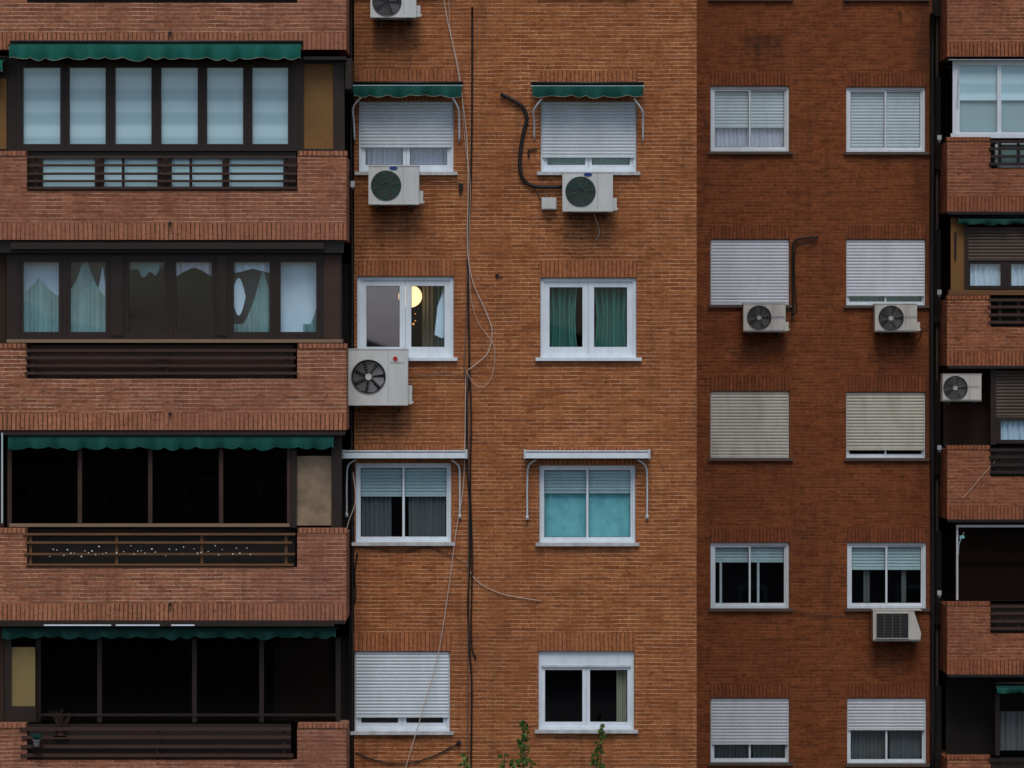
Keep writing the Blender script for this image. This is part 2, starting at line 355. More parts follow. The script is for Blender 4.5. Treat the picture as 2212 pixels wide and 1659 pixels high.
window(1165,1373,1005,1173,YM,hM,'slide',sh=1063,shm=SHG,behind=True,tf=.04,ts=.035,curt=full(C_TEAL,1,.006,.3),soldier=966,sm=SMs)
window(765,972,1407,1580,YM,hM,'casement',sh=1547,shm=SHW,tf=.045,ts=.06,soldier=1367,sm=SMs)
window(1163,1370,1407,1577,YM,hM,'casement',tf=.045,ts=.055,shtop=1440,curt=partial(C_CREAM,[(.82,.95)]),glass=GLC,soldier=1367,sm=SMs)
for py in (-590,-187,1810,2213):
    for px in (770,1165): window(px,px+207,py,py+172,YM,hM,'casement',sh=py+120,shm=SHW,soldier=py-37,sm=SMs)
kw=dict(sillm=SILLD,sm=BRs,sillpx=(5,8))
window(1535,1705,186,328,YR,hR,'slide',sh=272,shm=SHW,behind=True,tf=.05,ts=.035,curt=full(C_LILAC),soldier=156,**kw)
window(1828,1999,188,329,YR,hR,'slide',sh=324,shm=SHW,behind=True,tf=.05,ts=.035,soldier=158,**kw)
window(1535,1705,517,659,YR,hR,'slide',sh=657,shm=SHL,tf=.03,ts=.035,soldier=487,**kw)
window(1828,1999,517,660,YR,hR,'slide',sh=637,shm=SHL,tf=.03,ts=.035,curt=full(C_TEAL),soldier=487,**kw)
window(1535,1705,845,990,YR,hR,'slide',sh=987,shm=SHB,tf=.03,ts=.035,soldier=812,**kw)
window(1828,1999,847,990,YR,hR,'slide',sh=970,shm=SHB,tf=.03,ts=.035,soldier=812,**kw)
window(1535,1705,1172,1315,YR,hR,'slide',sh=1213,shm=SHG,behind=True,tf=.055,ts=.035,soldier=1142,extra=(1558,1639),**kw)
window(1830,2001,1172,1315,YR,hR,'slide',sh=1229,shm=SHG,behind=True,tf=.055,ts=.035,curt=partial(C_GREY,[(.22,.30),(.70,.76)],.01),soldier=1142,**kw)
window(1535,1705,1508,1648,YR,hR,'slide',sh=1606,shm=SHW,tf=.035,ts=.035,curt=partial(C_GREY,[(.05,.5),(.55,.95)]),soldier=1477,**kw)
window(1830,2001,1508,1650,YR,hR,'slide',sh=1575,shm=SHW,tf=.035,ts=.035,curt=partial(C_GREY,[(.05,.5),(.55,.95)]),soldier=1477,**kw)
for py in (-475,-145,1838,2168):
    for px in (1535,1829): window(px,px+170,py,py+142,YR,hR,'slide',sh=py+110,shm=SHW,soldier=py-30,**kw)
# ---------------------------------------------------------------- walls
XC=X(1505,YM); XL=X(748,YL); XM0=XL+0.085; TOP=25.0
XR1=X(2013,YR); XRB=X(2046,YRB)
w=MB()
holed(w,XM0,XC,0,TOP,YM,hM,BM)
w.poly([(XM0,0,0),(XM0,0,TOP),(XM0,1.3,TOP),(XM0,1.3,0)],BM)
w.poly([(XC,0,0),(XC,YR,0),(XC,YR,TOP),(XC,0,TOP)],BM)
holed(w,XC,XR1,0,TOP,YR,hR,BR)
w.poly([(XR1,YR,0),(XR1,YR+1.3,0),(XR1,YR+1.3,TOP),(XR1,YR,TOP)],BR)
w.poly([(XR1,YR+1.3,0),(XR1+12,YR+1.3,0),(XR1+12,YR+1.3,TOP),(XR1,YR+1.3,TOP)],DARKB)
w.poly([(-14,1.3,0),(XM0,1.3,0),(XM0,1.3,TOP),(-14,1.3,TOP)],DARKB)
w.done('brick_walls',BLD)
w=MB()
w.box(-14,XC,-.05,14,TOP,TOP+.3,CONC); w.box(XC,XR1+12,YR-.05,YR+10,TOP,TOP+.29,CONC)
w.box(-14,XC-.01,13,13.3,0,TOP,BM); w.box(XC+.01,XR1+12,YR+9.5,YR+9.8,0,TOP,BR); w.box(-14.2,-14,-.9,13.3,0,TOP,BL); w.box(XR1+12,XR1+12.2,YR-.6,YR+9.8,0,TOP,BRB)
w.done('roof',BLD)
# ---------------------------------------------------------------- left balconies
T=[-303,107,518,929,1340,1751,2162]
CAP=[-75,326,742,1141,1562,1972]
NB=[6,412,818,1226,1642,2050]
xa=-13.9
for i in range(len(CAP)):
    w=MB(); y=YL; t=.14
    z1=Z(CAP[i],y); zn=Z(NB[i],y); zb=Z(T[i+1],y); zs=Z(T[i+1]-36,y)
    n0,n1=X(58,y),X(642,y)
    w.box(xa,n0,y,y+t,zn,z1-.07,BL); w.box(n1,XL,y,y+t,zn,z1-.07,BL)
    w.box(xa,XL,y,y+t,zs,zn,BL); w.box(xa,XL,y-.006,y+t,zb,zs,BLs)
    w.box(xa,n0-.01,y-.014,y+t+.02,z1-.07,z1,BLs); w.box(n1+.01,XL+.012,y-.014,y+t+.02,z1-.07,z1,BLs)
    w.box(XL-.14,XL,y+t,1.25,zb+.003,z1-.07,BL)
    w.box(xa,XL-.14,y+t,1.25,zb+.02,zb+.26,CONC)
    cx=X(368,y); w.tube([(cx,y+.02,zs+.0),(cx,y-.09,zs-.01)],.022,BLACK,8,False)
    w.tube([(cx,y-.03,zs+.0),(cx+.0,y-.03,zs+.04)],.01,METAL,6,False)
    w.done('balcony_parapet',BLD)
def railing(px0,px1,bars,posts,y,m,th=6,name='balcony_railing',yo=.03):
    w=MB()
    for b in bars: w.pbox(px0+random.uniform(-4,3),px1+random.uniform(-3,4),b-th/2,b+th/2,y-yo,.05,m)
    for p in posts: w.pbox(p-3,p+3,bars[0]-2,bars[-1]+2,y-yo+.052,.03,m)
    w.done(name,BLD)
railing(62,641,[339,357,375,391,406],[78,222,266,346,368,412,492,618],YL,BROWN2,5)
railing(56,638,[757,773,790,806],[70,345,360,620],YL,BROWN2,6)
railing(52,634,[1154,1172,1197,1220],[66,252,436,618],YL,OCHREW,4.5)
railing(44,630,[1575,1593,1613,1632],[58,340,614],YL,BROWN2,7)
railing(62,641,[-60,-44,-26,-8],[78,222,366,492,618],YL,BROWN2,6)
w=MB(); w.pbox(62,634,745,818,YL+.17,.02,BROWN2); w.pbox(50,628,1564,1640,YL+.17,.02,BROWN); w.pbox(55,638,1143,1226,YL+.35,.02,DARK)
w.pbox(58,642,-73,6,YL+.17,.02,BROWN); w.done('balcony_boards',BLD)
def bwin(w,y,px0,px1,py0,py1,panes,fm,glass,depth=.06):
    zt,zb=Z(py0,y),Z(py1,y)
    pts=sorted(panes)
    last=px0
    for (a,b,c,d) in pts:
        w.box(X(last,y),X(a,y),y,y+depth,zb,zt,fm); last=b
        w.box(X(a,y),X(b,y),y+.001,y+depth,Z(c,y),zt,fm); w.box(X(a,y),X(b,y),y+.001,y+depth,zb,Z(d,y),fm)
        w.poly([(X(a,y),y+.03,Z(d,y)),(X(b,y),y+.03,Z(d,y)),(X(b,y),y+.03,Z(c,y)),(X(a,y),y+.03,Z(c,y))],glass)
        w.box(X(a-8,y),X(a-6,y),y-.012,y,zb+.04,zt-.04,fm); w.box(X(b+6,y),X(b+8,y),y-.012,y,zb+.04,zt-.04,fm)
    w.box(X(last,y),X(px1,y),y,y+depth,zb,zt,fm)
ye=YL+.2
w=MB()
P1=[(50,130),(150,228),(249,327),(348,427),(447,525),(545,622)]
bwin(w,ye,38,642,132,326,[(a,b,146,311) for a,b in P1],BROWN,GL)
for a,b in P1: w.curtain(X(a-8,ye),X(b+8,ye),Z(326,ye),Z(136,ye),ye+.075,BLIND,.004,.4)
w.pbox(38,642,318,326,ye-.03,.03,BROWN)
bwin(w,ye+.02,60,640,328,412,[(92,205,341,403),(222,340,341,403),(367,480,341,403),(492,612,341,403)],BROWN,GL)
w.box(X(80,ye),X(630,ye),ye+.085,ye+.095,Z(410,ye),Z(330,ye),BLIND)
w.pbox(642,656,125,330,ye,.08,BROWN); w.pbox(656,720,138,322,ye+.03,.04,OCHRE); w.pbox(656,720,128,138,ye,.06,BROWN)
w.pbox(720,744,128,326,ye,.06,BROWN); w.pbox(656,720,322,334,ye,.06,BLACK)
w.pbox(655,748,122,129,YL-.02,.5,BLACK)
w.box(XL-.02,XL+.07,YL+.1,YL+.9,Z(190,YL),Z(124,YL),BROWN)
w.pbox(-300,38,120,330,ye+.1,.05,BROWN); w.pbox(-60,14,170,322,ye+.07,.02,OCHRE)
w.done('balcony_glazing',BLD)
# enclosure row 2
w=MB()
P2=[(50,127),(152,228),(278,355),(380,457),(505,582),(606,683)]
bwin(w,ye,14,738,545,735,[(a,b,566,717) for a,b in P2],BROWN,GLW)
w.pbox(0,742,520,546,YL+.06,.12,BLACK); w.pbox(22,700,524,538,YL-.02,.07,BROWN); w.pbox(14,740,733,740,YL+.02,.2,LEDGE)
w.pbox(240,266,552,725,ye-.02,.02,BROWN); w.pbox(470,490,552,725,ye-.02,.02,BROWN); w.pbox(700,735,552,735,ye-.02,.02,BROWN2)
yc=ye+.12
def pk(px0,px1,ytop,ypk,m,dy=0,amp=.02,bot=730,pos=.5,per=.13):
    z_a,z_b=Z(ytop,yc),Z(ypk,yc)
    w.curtain(X(px0,yc),X(px1,yc),Z(bot,yc),z_a,yc+dy,m,amp,per,top=lambda t:z_a+(z_b-z_a)*max(0,1-abs(t-pos)/.5)**1.5)
w.pbox(40,135,555,725,yc+.10,.01,C_WHITE); pk(42,135,640,600,C_SAGE,pos=.45)
w.pbox(145,236,555,725,yc+.2,.01,C_GREY); pk(145,232,640,552,C_SAGE,pos=.45); pk(205,236,640,570,C_WHITE,.06)
w.curtain(X(275,yc),X(358,yc),Z(598,yc),Z(560,yc),yc,C_SAGE,.02,.12,bot=lambda t:Z(572+22*math.sin(t*math.pi)+6*math.sin(t*19),yc))
w.curtain(X(378,yc),X(460,yc),Z(598,yc),Z(560,yc),yc,C_LILAC,.02,.12,bot=lambda t:Z(588-10*abs(math.sin(t*math.pi))+22*abs(t-.5),yc))
w.pbox(500,590,555,725,yc+.25,.01,C_GREY); pk(500,590,700,575,C_SAGE,.05,pos=.75); pk(500,592,590,580,C_WHITE,0,bot=562)
w.curtain(X(500,yc),X(531,yc),Z(680,yc),Z(590,yc),yc-.01,C_WHITE,.01,.3,top=lambda t:Z(640-40*math.sin(t*math.pi),yc),bot=lambda t:Z(640+42*math.sin(t*math.pi),yc))
w.pbox(600,690,555,730,yc+.08,.01,C_WHITE); pk(655,692,700,640,C_SAGE,pos=.9)
w.pbox(-300,13,520,745,ye+.1,.05,DARKB)
w.done('balcony_glazing',BLD)
# enclosure row 3
w=MB()
for a in (16,168,320,473,620): w.pbox(a,a+9,965,1138,ye,.05,BROWN2)
w.pbox(20,625,1131,1138,ye-.01,.08,LEDGE); w.pbox(0,745,932,940,YL-.01,.3,BROWN)
for a,b in ((25,168),(177,320),(329,473),(482,620)):
    w.poly([P(a,1131,ye+.03),P(b,1131,ye+.03),P(b,965,ye+.03),P(a,965,ye+.03)],GLD)
w.pbox(640,716,985,1135,ye+.06,.02,BEIGEP); w.pbox(628,641,940,1140,ye,.06,BROWN); w.pbox(716,738,940,1140,ye,.06,BROWN)
w.pbox(-300,8,935,1145,ye+.1,.05,DARKB); w.pbox(3,6,935,1130,YL-.02,.02,SHG)
w.done('balcony_glazing',BLD)
# enclosure row 4
w=MB()
for a in (78,210,415,560,725): w.pbox(a,a+10,1380,1560,ye+.2,.05,BROWN)
w.pbox(0,745,1340,1348,YL-.01,.3,BROWN)
w.pbox(24,76,1398,1526,ye+.05,.02,YELP); w.pbox(10,24,1380,1560,ye,.05,BROWN); w.pbox(24,78,1526,1560,ye,.05,BROWN)
for a,b in ((88,210),(220,415),(425,560),(570,725)):
    w.poly([P(a,1560,ye+.23),P(b,1560,ye+.23),P(b,1380,ye+.23),P(a,1380,ye+.23)],GLD)
w.pbox(88,725,1542,1547,ye+.19,.06,BROWN); w.pbox(-300,9,1345,1565,ye+.1,.05,DARKB)
w.box(X(590,0.3),X(735,0.3),.3,.32,Z(1560,.3),Z(1380,.3),BROWN2)
w.done('balcony_glazing',BLD)
# ---------------------------------------------------------------- right balconies
T2=[-212,122,457,790,1122,1457,1791,2126]
C2=[-36,296,638,962,1300,1632,1968]
xb=XR1+11.9
for i in range(len(C2)):
    w=MB(); y=YRB; t=.14
    z1=Z(C2[i],y); zn=Z(C2[i]+68,y); zb=Z(T2[i+1],y); zs=Z(T2[i+1]-31,y)
    n0=X(2140,y); n1=X(2600,y)
    if i==0: n0=X(2560,y)
    w.box(XRB,n0,y,y+t,zn,z1-.07,BRB); w.box(n1,xb,y,y+t,zn,z1-.07,BRB)
    w.box(XRB,xb,y,y+t,zs,zn,BRB); w.box(XRB,xb,y-.006,y+t,zb,zs,BRBs)
    w.box(XRB-.012,n0-.01,y-.014,y+t+.02,z1-.07,z1,BRBs)
    w.box(XRB,XRB+.14,y+t,YR+1.2,zb+.003,z1-.07,BRB); w.box(XRB+.14,xb,y+t,YR+1.2,zb+.02,zb+.24,CONC)
    w.pbox(2048,2300,T2[i+1],T2[i+1]+6,y-.02,.2,BLACK)
    w.done('balcony_parapet',BLD)
    c=C2[i]
    if i==0: continue
    railing(2138,2610,[c+10,c+25,c+42,c+58],[2160,2200,2300,2400,2500,2595],YRB,BROWN if i%2 else BROWN2,6)
    w=MB(); w.pbox(2142,2600,c+4,c+66,YRB+.3,.02,DARK if i!=1 else BROWN); w.done('balcony_boards',BLD)
yr=YRB+.12
w=MB()
bwin(w,yr,2058,2420,127,292,[(2073,2154,141,286),(2163,2244,141,286),(2253,2330,141,286)],WHITE,GL,.06)
w.box(X(2060,yr),X(2420,yr),yr+.08,yr+.09,Z(216,yr),Z(130,yr),BLIND); w.box(X(2060,yr),X(2420,yr),yr+.13,yr+.14,Z(292,yr),Z(210,yr),BLIND2)
w.pbox(2050,2420,123,129,yr-.14,.2,WHITED); w.pbox(2054,2420,288,298,yr-.05,.06,WHITE)
w.tube([P(2078,140,yr-.03),P(2072,150,yr-.03),P(2068,230,yr-.03)],.012,WHITED)
w.pbox(2150,2420,356,362,yr+.02,.05,WHITE); w.pbox(2150,2420,305,312,yr+.02,.05,WHITE); w.box(X(2150,yr),X(2420,yr),yr+.08,yr+.09,Z(360,yr),Z(305,yr),C_SAGE); w.pbox(2150,2155,305,362,yr+.02,.05,WHITE)
w.done('balcony_glazing',BLD)
w=MB()
w.pbox(2054,2084,470,630,yr+.04,.03,OCHRE); w.pbox(2062,2066,500,560,yr,.03,BLACK); w.pbox(2084,2092,470,630,yr,.06,BROWN)
w.slats(X(2090,yr),X(2420,yr),Z(560,yr),Z(490,yr),yr+.02,SHDK,.06)
bwin(w,yr+.03,2088,2420,564,624,[(2096,2162,570,617),(2184,2250,570,617),(2270,2340,570,617)],BROWN,GL)
w.curtain(X(2090,yr),X(2420,yr),Z(622,yr),Z(564,yr),yr+.12,C_WHITE,.02,.1)
w.pbox(2050,2420,626,637,yr-.1,.16,OCHREW)
w.done('balcony_glazing',BLD)
w=MB()
w.pbox(2140,2152,792,960,yr+.04,.06,BROWN); w.slats(X(2153,yr),X(2420,yr),Z(900,yr),Z(800,yr),yr+.06,SHDK,.06)
bwin(w,yr+.05,2150,2420,902,958,[(2162,2240,908,950),(2252,2330,908,950)],BROWN,GL)
w.curtain(X(2152,yr),X(2420,yr),Z(955,yr),Z(900,yr),yr+.14,C_WHITE,.02,.1)
w.box(X(2046,YRB)+.02,X(2150,yr),yr+.55,yr+.6,Z(965,yr),Z(785,yr),DARKB)
w.done('balcony_glazing',BLD)
w=MB()
w.pbox(2066,2420,1134,1139,yr,.03,WHITE); w.pbox(2066,2070,1139,1296,yr,.03,WHITED); w.box(X(2068,yr),X(2420,yr),yr+.3,yr+.32,Z(1300,yr),Z(1125,yr),BROWN2)
w.poly([P(2070,1296,yr+.02),P(2420,1296,yr+.02),P(2420,1139,yr+.02),P(2070,1139,yr+.02)],GLD)
w.pbox(2073,2083,1157,1163,yr-.01,.01,C_TEAL); w.tube([P(2082,1150,yr-.02),P(2072,1175,yr-.02),P(2070,1200,yr-.02)],.006,WHITED)
w.pbox(2066,2420,1213,1216,yr+.25,.02,BROWN)
w.done('balcony_glazing',BLD)
w=MB()
w.curtain(X(2166,yr),X(2300,yr),Z(1625,yr),Z(1540,yr),yr+.3,C_GREY,.02,.1); w.pbox(2150,2160,1500,1632,yr+.1,.05,BROWN)
w.box(X(2048,yr)+.05,X(2420,yr),yr+.7,yr+.72,Z(1640,yr),Z(1457,yr),DARK)
w.done('balcony_glazing',BLD)
# ---------------------------------------------------------------- awnings
def awning(px0,px1,pt,pv,wy,proj,mat,name='awning',n=9,drop=12,trim=True,arms=None,rail=None):
    w=MB(); yf=wy-proj
    x0,x1=X(px0,yf),X(px1,yf); zt=Z(pt,yf); zv=Z(pv,yf)
    seg=40; i=len(w.v)
    for k in range(seg+1):
        t=k/seg; x=x0+(x1-x0)*t
        for j,q in enumerate((0,.5,1)): w.v.append((x,wy-.02-(proj-.02)*q, zt+.05-.05*q-.01*math.sin(q*math.pi)))
    for k in range(seg):
        for j in range(2): w.f.append((i+k*3+j,i+(k+1)*3+j,i+(k+1)*3+j+1,i+k*3+j+1)); w.m.append(w.mi(mat))
    w.tube([(x0-.02,yf,zt-.004),(x1+.02,yf,zt-.004)],.013,rail or BLACK,8,False)
    w.box(x0-.02,x1+.02,wy-.08,wy-.012,zt+.045,zt+.085,BLACK)
    seg=n*12; i=len(w.v); dz=drop/sc(wy); ph=random.random()*6
    for k in range(seg+1):
        t=k/seg; x=x0+(x1-x0)*t
        f1=math.sin(x*13+ph)+.6*math.sin(x*31+ph*2); f2=math.sin(x*9+2*ph)
        ts_=t*n+.18*math.sin(t*n*1.9+ph)
        zb=zv-dz*(abs(math.sin(math.pi*ts_))**.8)*(0.75+.25*math.sin(x*5+ph))-.006*f2
        w.v+=[(x,yf-.016,zt),(x,yf-.03+.010*f1,zt*.6+zb*.4),(x,yf-.02+.022*f1,zb*.85+zt*.15),(x,yf-.018+.026*f1,zb+.008),(x,yf-.018+.027*f1,zb)]
    for k in range(seg):
        for j in range(4): w.f.append((i+k*5+j,i+(k+1)*5+j,i+(k+1)*5+j+1,i+k*5+j+1)); w.m.append(w.mi((CREAM if trim else mat) if j==3 else mat))
    if arms:
        for pts in arms: w.tube(pts,.014,WHITED,8)
    return w.done(name,smooth=True)
def armpts(pxs,wy,proj):
    out=[]; n=len(pxs)
    for k,(a,b) in enumerate(pxs):
        q=1-k/(n-1); y=wy-.03-(proj-.03)*q
        out.append(P(a,b,y))
    return out
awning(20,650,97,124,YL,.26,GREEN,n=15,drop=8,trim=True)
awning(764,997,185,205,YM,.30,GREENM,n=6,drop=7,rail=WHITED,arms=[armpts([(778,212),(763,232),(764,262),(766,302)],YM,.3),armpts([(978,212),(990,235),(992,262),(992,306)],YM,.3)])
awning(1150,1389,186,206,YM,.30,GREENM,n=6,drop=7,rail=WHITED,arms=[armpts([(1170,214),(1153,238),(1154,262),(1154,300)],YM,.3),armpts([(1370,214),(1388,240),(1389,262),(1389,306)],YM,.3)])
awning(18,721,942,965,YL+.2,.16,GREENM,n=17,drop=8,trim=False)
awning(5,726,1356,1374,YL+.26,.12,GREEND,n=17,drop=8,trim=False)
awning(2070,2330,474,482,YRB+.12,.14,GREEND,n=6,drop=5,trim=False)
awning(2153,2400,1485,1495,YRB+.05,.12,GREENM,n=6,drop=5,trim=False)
awning(-240,6,132,152,YL+.1,.20,GREEN,n=8,drop=8,trim=True)
w=MB()
for a,b in ((95,240),(250,345),(370,420)): w.pbox(a,b,1349,1352,YL-.14,.01,WHITE)  # white strips are highlights painted along the awning's front bar
w.pbox(0,722,1344,1353,YL-.128,.03,BROWN); w.done('awning_rail')
def cassette(px0,px1,py0,py1,armL,armR):
    w=MB(); y=YM-.2
    x0,x1=X(px0,y),X(px1,y); z1,z0=Z(py0,y),Z(py1,y)
    w.box(x0,x1,y,YM-.02,z0+.02,z1,WHITED); w.box(x0-.015,x1+.015,y-.03,y-.002,z0,z1-.035,WHITE); w.box(x0+.03,x1-.03,y-.01,y+.1,z0-.012,z0+.018,GREEND)
    w.box(x0+.01,x1-.01,y-.006,y-.001,z1-.034,z1-.02,BLACK)
    w.box(x0-.02,x0+.015,y-.034,YM-.03,z0-.005,z1+.01,WHITED); w.box(x1-.015,x1+.02,y-.034,YM-.03,z0-.005,z1+.01,WHITED)
    for a in (armL,armR):
        pts=[P(p,q,YM-.16+.11*min(1,k/2)) for k,(p,q) in enumerate(a)]
        w.tube(pts,.014,WHITED,8); p=pts[-1]; w.sphere(p,.024,WHITED); w.box(p[0]-.02,p[0]+.02,p[1]-.01,YM-.005,p[2]-.03,p[2]+.03,WHITED)
    w.done('awning',bevel=.004)
cassette(742,1007,973,990,[(768,993),(752,1006),(749,1040),(749,1112)],[(975,993),(991,1008),(993,1040),(993,1115)])
cassette(1134,1402,973,990,[(1158,993),(1142,1006),(1139,1040),(1139,1118)],[(1378,993),(1395,1008),(1398,1040),(1398,1116)])
# ---------------------------------------------------------------- air conditioners
def ac(px0,px1,py0,py1,wy,fan,mat=ACW,gap=.1,dep=.3,blades=5,hubm=None,grm=None,back=None,logo=None,valve=True,text=None,bladem=None,ring=7,slope=0,louv=None,rt=.0035):
    w=MB(); y=wy-gap-dep
    x0,x1,z0,z1=X(px0,y),X(px1,y),Z(py1,y),Z(py0,y); yb=wy-gap
    if slope:
        xs=X(slope,y); prof=[(x0,z0),(x1-.02,z0),(x1,z0+.14),(xs+.02,z1),(x0,z1)]
        n=len(prof)
        w.poly([(a,y,b) for a,b in prof],mat); w.poly([(a,yb,b) for a,b in reversed(prof)],mat)
        for k in range(n):
            a,b=prof[k],prof[(k+1)%n]; w.poly([(a[0],y,a[1]),(a[0],yb,a[1]),(b[0],yb,b[1]),(b[0],y,b[1])],mat)
        a0,a1,b0,b1=X(louv[0],y),X(louv[1],y),Z(louv[3],y),Z(louv[2],y)
        w.box(a0,a1,y-.006,y+.0,b0,b1,ACD)
        z=b0+.012
        while z<b1-.01: w.box(a0,a1,y-.016,y-.006,z,z+.007,ACBL); z+=.028
        for t in (.25,.5,.75): w.box(a0+(a1-a0)*t-.003,a0+(a1-a0)*t+.003,y-.02,y-.016,b0,b1,METAL)
        for (a,b,c,d) in ((a0-.012,a0,b0-.012,b1+.012),(a1,a1+.012,b0-.012,b1+.012)): w.box(a,b,y-.022,y-.001,c,d,mat)
        w.box(a0,a1,y-.022,y-.001,b0-.012,b0,mat); w.box(a0,a1,y-.022,y-.001,b1,b1+.012,mat)
    else:
        cx,cz,r=X(fan[0],y),Z(fan[1],y),fan[2]/sc(y)
        q=r*1.06; q=min(q,cx-x0-.004,z1-cz-.004,cz-z0-.004)
        r=min(r,q*.985)
        holed(w,x0,x1,z0,z1,y,[(cx-q,cx+q,cz-q,cz+q)],mat)
        n=32
        for k in range(n):
            def sq(t):
                c,s_=math.cos(t),math.sin(t); f=q/max(abs(c),abs(s_)); return (cx+c*f,y,cz+s_*f)
            t0,t1=2*math.pi*k/n,2*math.pi*(k+1)/n
            c0=(cx+r*math.cos(t0),y,cz+r*math.sin(t0)); c1=(cx+r*math.cos(t1),y,cz+r*math.sin(t1))
            w.poly([sq(t0),sq(t1),c1,c0],mat)
            w.poly([c0,c1,(c1[0],y+.09,c1[2]),(c0[0],y+.09,c0[2])],back or ACD)
        w.disc(cx,y+.09,cz,r,back or ACD)
        for f in (([(x0,z0),(x0,z1)]),([(x0,z1),(x1,z1)]),([(x1,z1),(x1,z0)]),([(x1,z0),(x0,z0)])):
            (a,b),(c,d)=f; w.poly([(a,y,b),(a,yb,b),(c,yb,d),(c,y,d)],mat)
        w.poly([(x0,yb,z0),(x1,yb,z0),(x1,yb,z1),(x0,yb,z1)],mat)
        for k in range(blades):
            t=2*math.pi*k/blades+.3; dt=2*math.pi/blades*.62
            p=[]
            for (rr,tt,yy) in ((.22,t,.03),(.9,t-.1,.025),(.94,t+dt*.5,.045),(.88,t+dt,.065),(.22,t+dt*.8,.06)):
                p.append((cx+r*rr*math.cos(tt),y+yy,cz+r*rr*math.sin(tt)))
            w.poly(p,bladem or ACBL)
        hm=hubm or ACD
        w.tube([(cx,y+.07,cz),(cx,y+.012,cz)],r*.2,hm,16,False)
        g=grm or METAL
        for k in range(1,ring+1):
            rr=r*(.18+.82*k/ring); w.tube([(cx+rr*math.cos(2*math.pi*j/28),y-.006,cz+rr*math.sin(2*math.pi*j/28)) for j in range(28)],rt if k<ring else .007,g,4,False,True)
        for k in range(8):
            t=math.pi*k/4+.2; w.tube([(cx+r*.15*math.cos(t),y-.005,cz+r*.15*math.sin(t)),(cx+r*math.cos(t),y-.005,cz+r*math.sin(t))],rt,g,4,False)
        xsn=cx+q+.02
        if xsn<x1-.06: w.box(xsn,xsn+.004,y-.0015,y,z0+.01,z1-.01,METAL)
    w.box(x0-.006,x1+.006,y-.008,yb+.006,z1,z1+.014,mat)
    w.box(x0+.004,x1-.004,y-.0025,y-.0002,z0+.004,z0+.03,METAL if mat is ACB else mat)
    if valve:
        h=(z1-z0); w.box(x1+.001,x1+.06,y+.06,yb-.02,z0+.02,z0+h*.36,mat); w.tube([(x1+.03,y+.13,z0+.05),(x1+.08,y+.13,z0+.04)],.02,mat,8,False)
    for t in (.16,.84):
        xx=x0+(x1-x0)*t
        w.box(xx-.03,xx+.03,y+.01,yb,z0-.02,z0-.001,BLACK); w.box(xx-.012,xx+.012,y+.0,wy-.004,z0-.04,z0-.02,BLACK)
        w.box(xx-.012,xx+.012,wy-.02,wy-.002,z0-.10,z0-.04,BLACK)
    if logo:
        lx,lz,lr,lm=X(logo[0],y),Z(logo[1],y),logo[2]/sc(y),logo[3]; w.disc(lx,y-.010,lz,lr,lm,16,rz=lr*(.45 if lm is BLUE else 1))
    o=w.done('air_conditioner')
    if text:
        cu=bpy.data.curves.new('label','FONT'); cu.body=text[0]; cu.size=text[3]; cu.materials.append(text[4])
        t=bpy.data.objects.new('label',cu); S.collection.objects.link(t); t.rotation_euler=(math.pi/2,0,0)
        t.parent=o; t.location=Vector((X(text[1],y),y-.003,Z(text[2],y)))-o.location
    return o
ac(800,899,-38,38,YM,(836,4,31),ACW,hubm=ACD)
ac(796,905,359,442,YM,(834,401,32),ACW,grm=ACG,back=ACGB,bladem=ACGB,hubm=ACGB,ring=9,rt=.006,logo=(850,363,9,BLUE))
ac(1215,1324,373,457,YM,(1254,414,32),ACW,grm=ACG,back=ACGB,bladem=ACGB,hubm=ACGB,ring=9,rt=.006,logo=(1270,377,9,BLUE))
ac(752,881,755,876,YM,(796,814,37),ACW,blades=7,hubm=ACW,bladem=METAL,ring=5,rt=.0025,logo=(854,775,5,RED),text=('AIRVENTA',843,786,.045,METAL))
ac(1606,1697,656,717,YR,(1640,686,26),ACB,hubm=ACB,text=('NORVEK',1668,688,.06,BLUE))
ac(1890,1981,657,717,YR,(1925,687,27),ACB,hubm=ACB,text=('NORVEK',1953,688,.06,METAL))
ac(1886,1990,1319,1385,YR,(0,0,0),ACB,slope=1972,louv=(1893,1962,1325,1378),valve=False)
ac(2036,2120,809,867,YRB+.3,(2064,838,26),ACB,gap=.1,dep=.3,hubm=ACB,valve=False,text=('NORVEK',2092,838,.05,METAL))
# ---------------------------------------------------------------- cables, pipes, boxes
def cable(name,pts,r,m,wy,off=.025):
    w=MB(); w.tube([P(a,b,wy-off) for a,b in pts],r,m,6); return w.done(name,smooth=True)
cable('insulated_pipe',[(1082,203),(1105,215),(1128,230),(1138,255),(1131,285),(1124,330),(1124,370),(1135,392),(1158,403),(1215,404)],.028,BLACK,YM,.05)
cable('cable',[(1150,404),(1162,418),(1168,432)],.008,WIRER,YM)
cable('cable',[(1160,322),(1142,325),(1143,340)],.012,BLACK,YM)
cable('cable',[(1020,15),(1020,160),(1019,300),(1016,430),(1012,500),(1011,620),(1014,790),(1008,880),(1010,1000),(1014,1100),(1015,1200),(1011,1300),(1014,1400),(1019,1480),(1017,1700)],.014,BLACK,YM)
cable('cable',[(1014,790),(1018,900),(1016,1050),(1020,1200),(1018,1380),(1028,1425)],.012,BLACK,YM,.03)
cable('cable',[(1009,560),(1007,700),(1003,800),(1010,830),(1012,1000),(1011,1300),(1010,1700)],.008,WIRER,YM,.03)
cable('cable',[(950,-80),(962,20),(985,130),(1002,240),(1010,330),(1011,430),(1010,540),(1022,610),(1048,670),(1063,715),(1055,760),(1030,785),(1010,800)],.008,WIREW,YM,.04)
cable('cable',[(970,-80),(972,60),(993,160),(1004,300),(1016,400),(1013,520),(1017,640),(1035,700),(1066,745),(1066,800),(1050,832),(1025,830),(1006,800)],.004,WIREW,YM,.04)
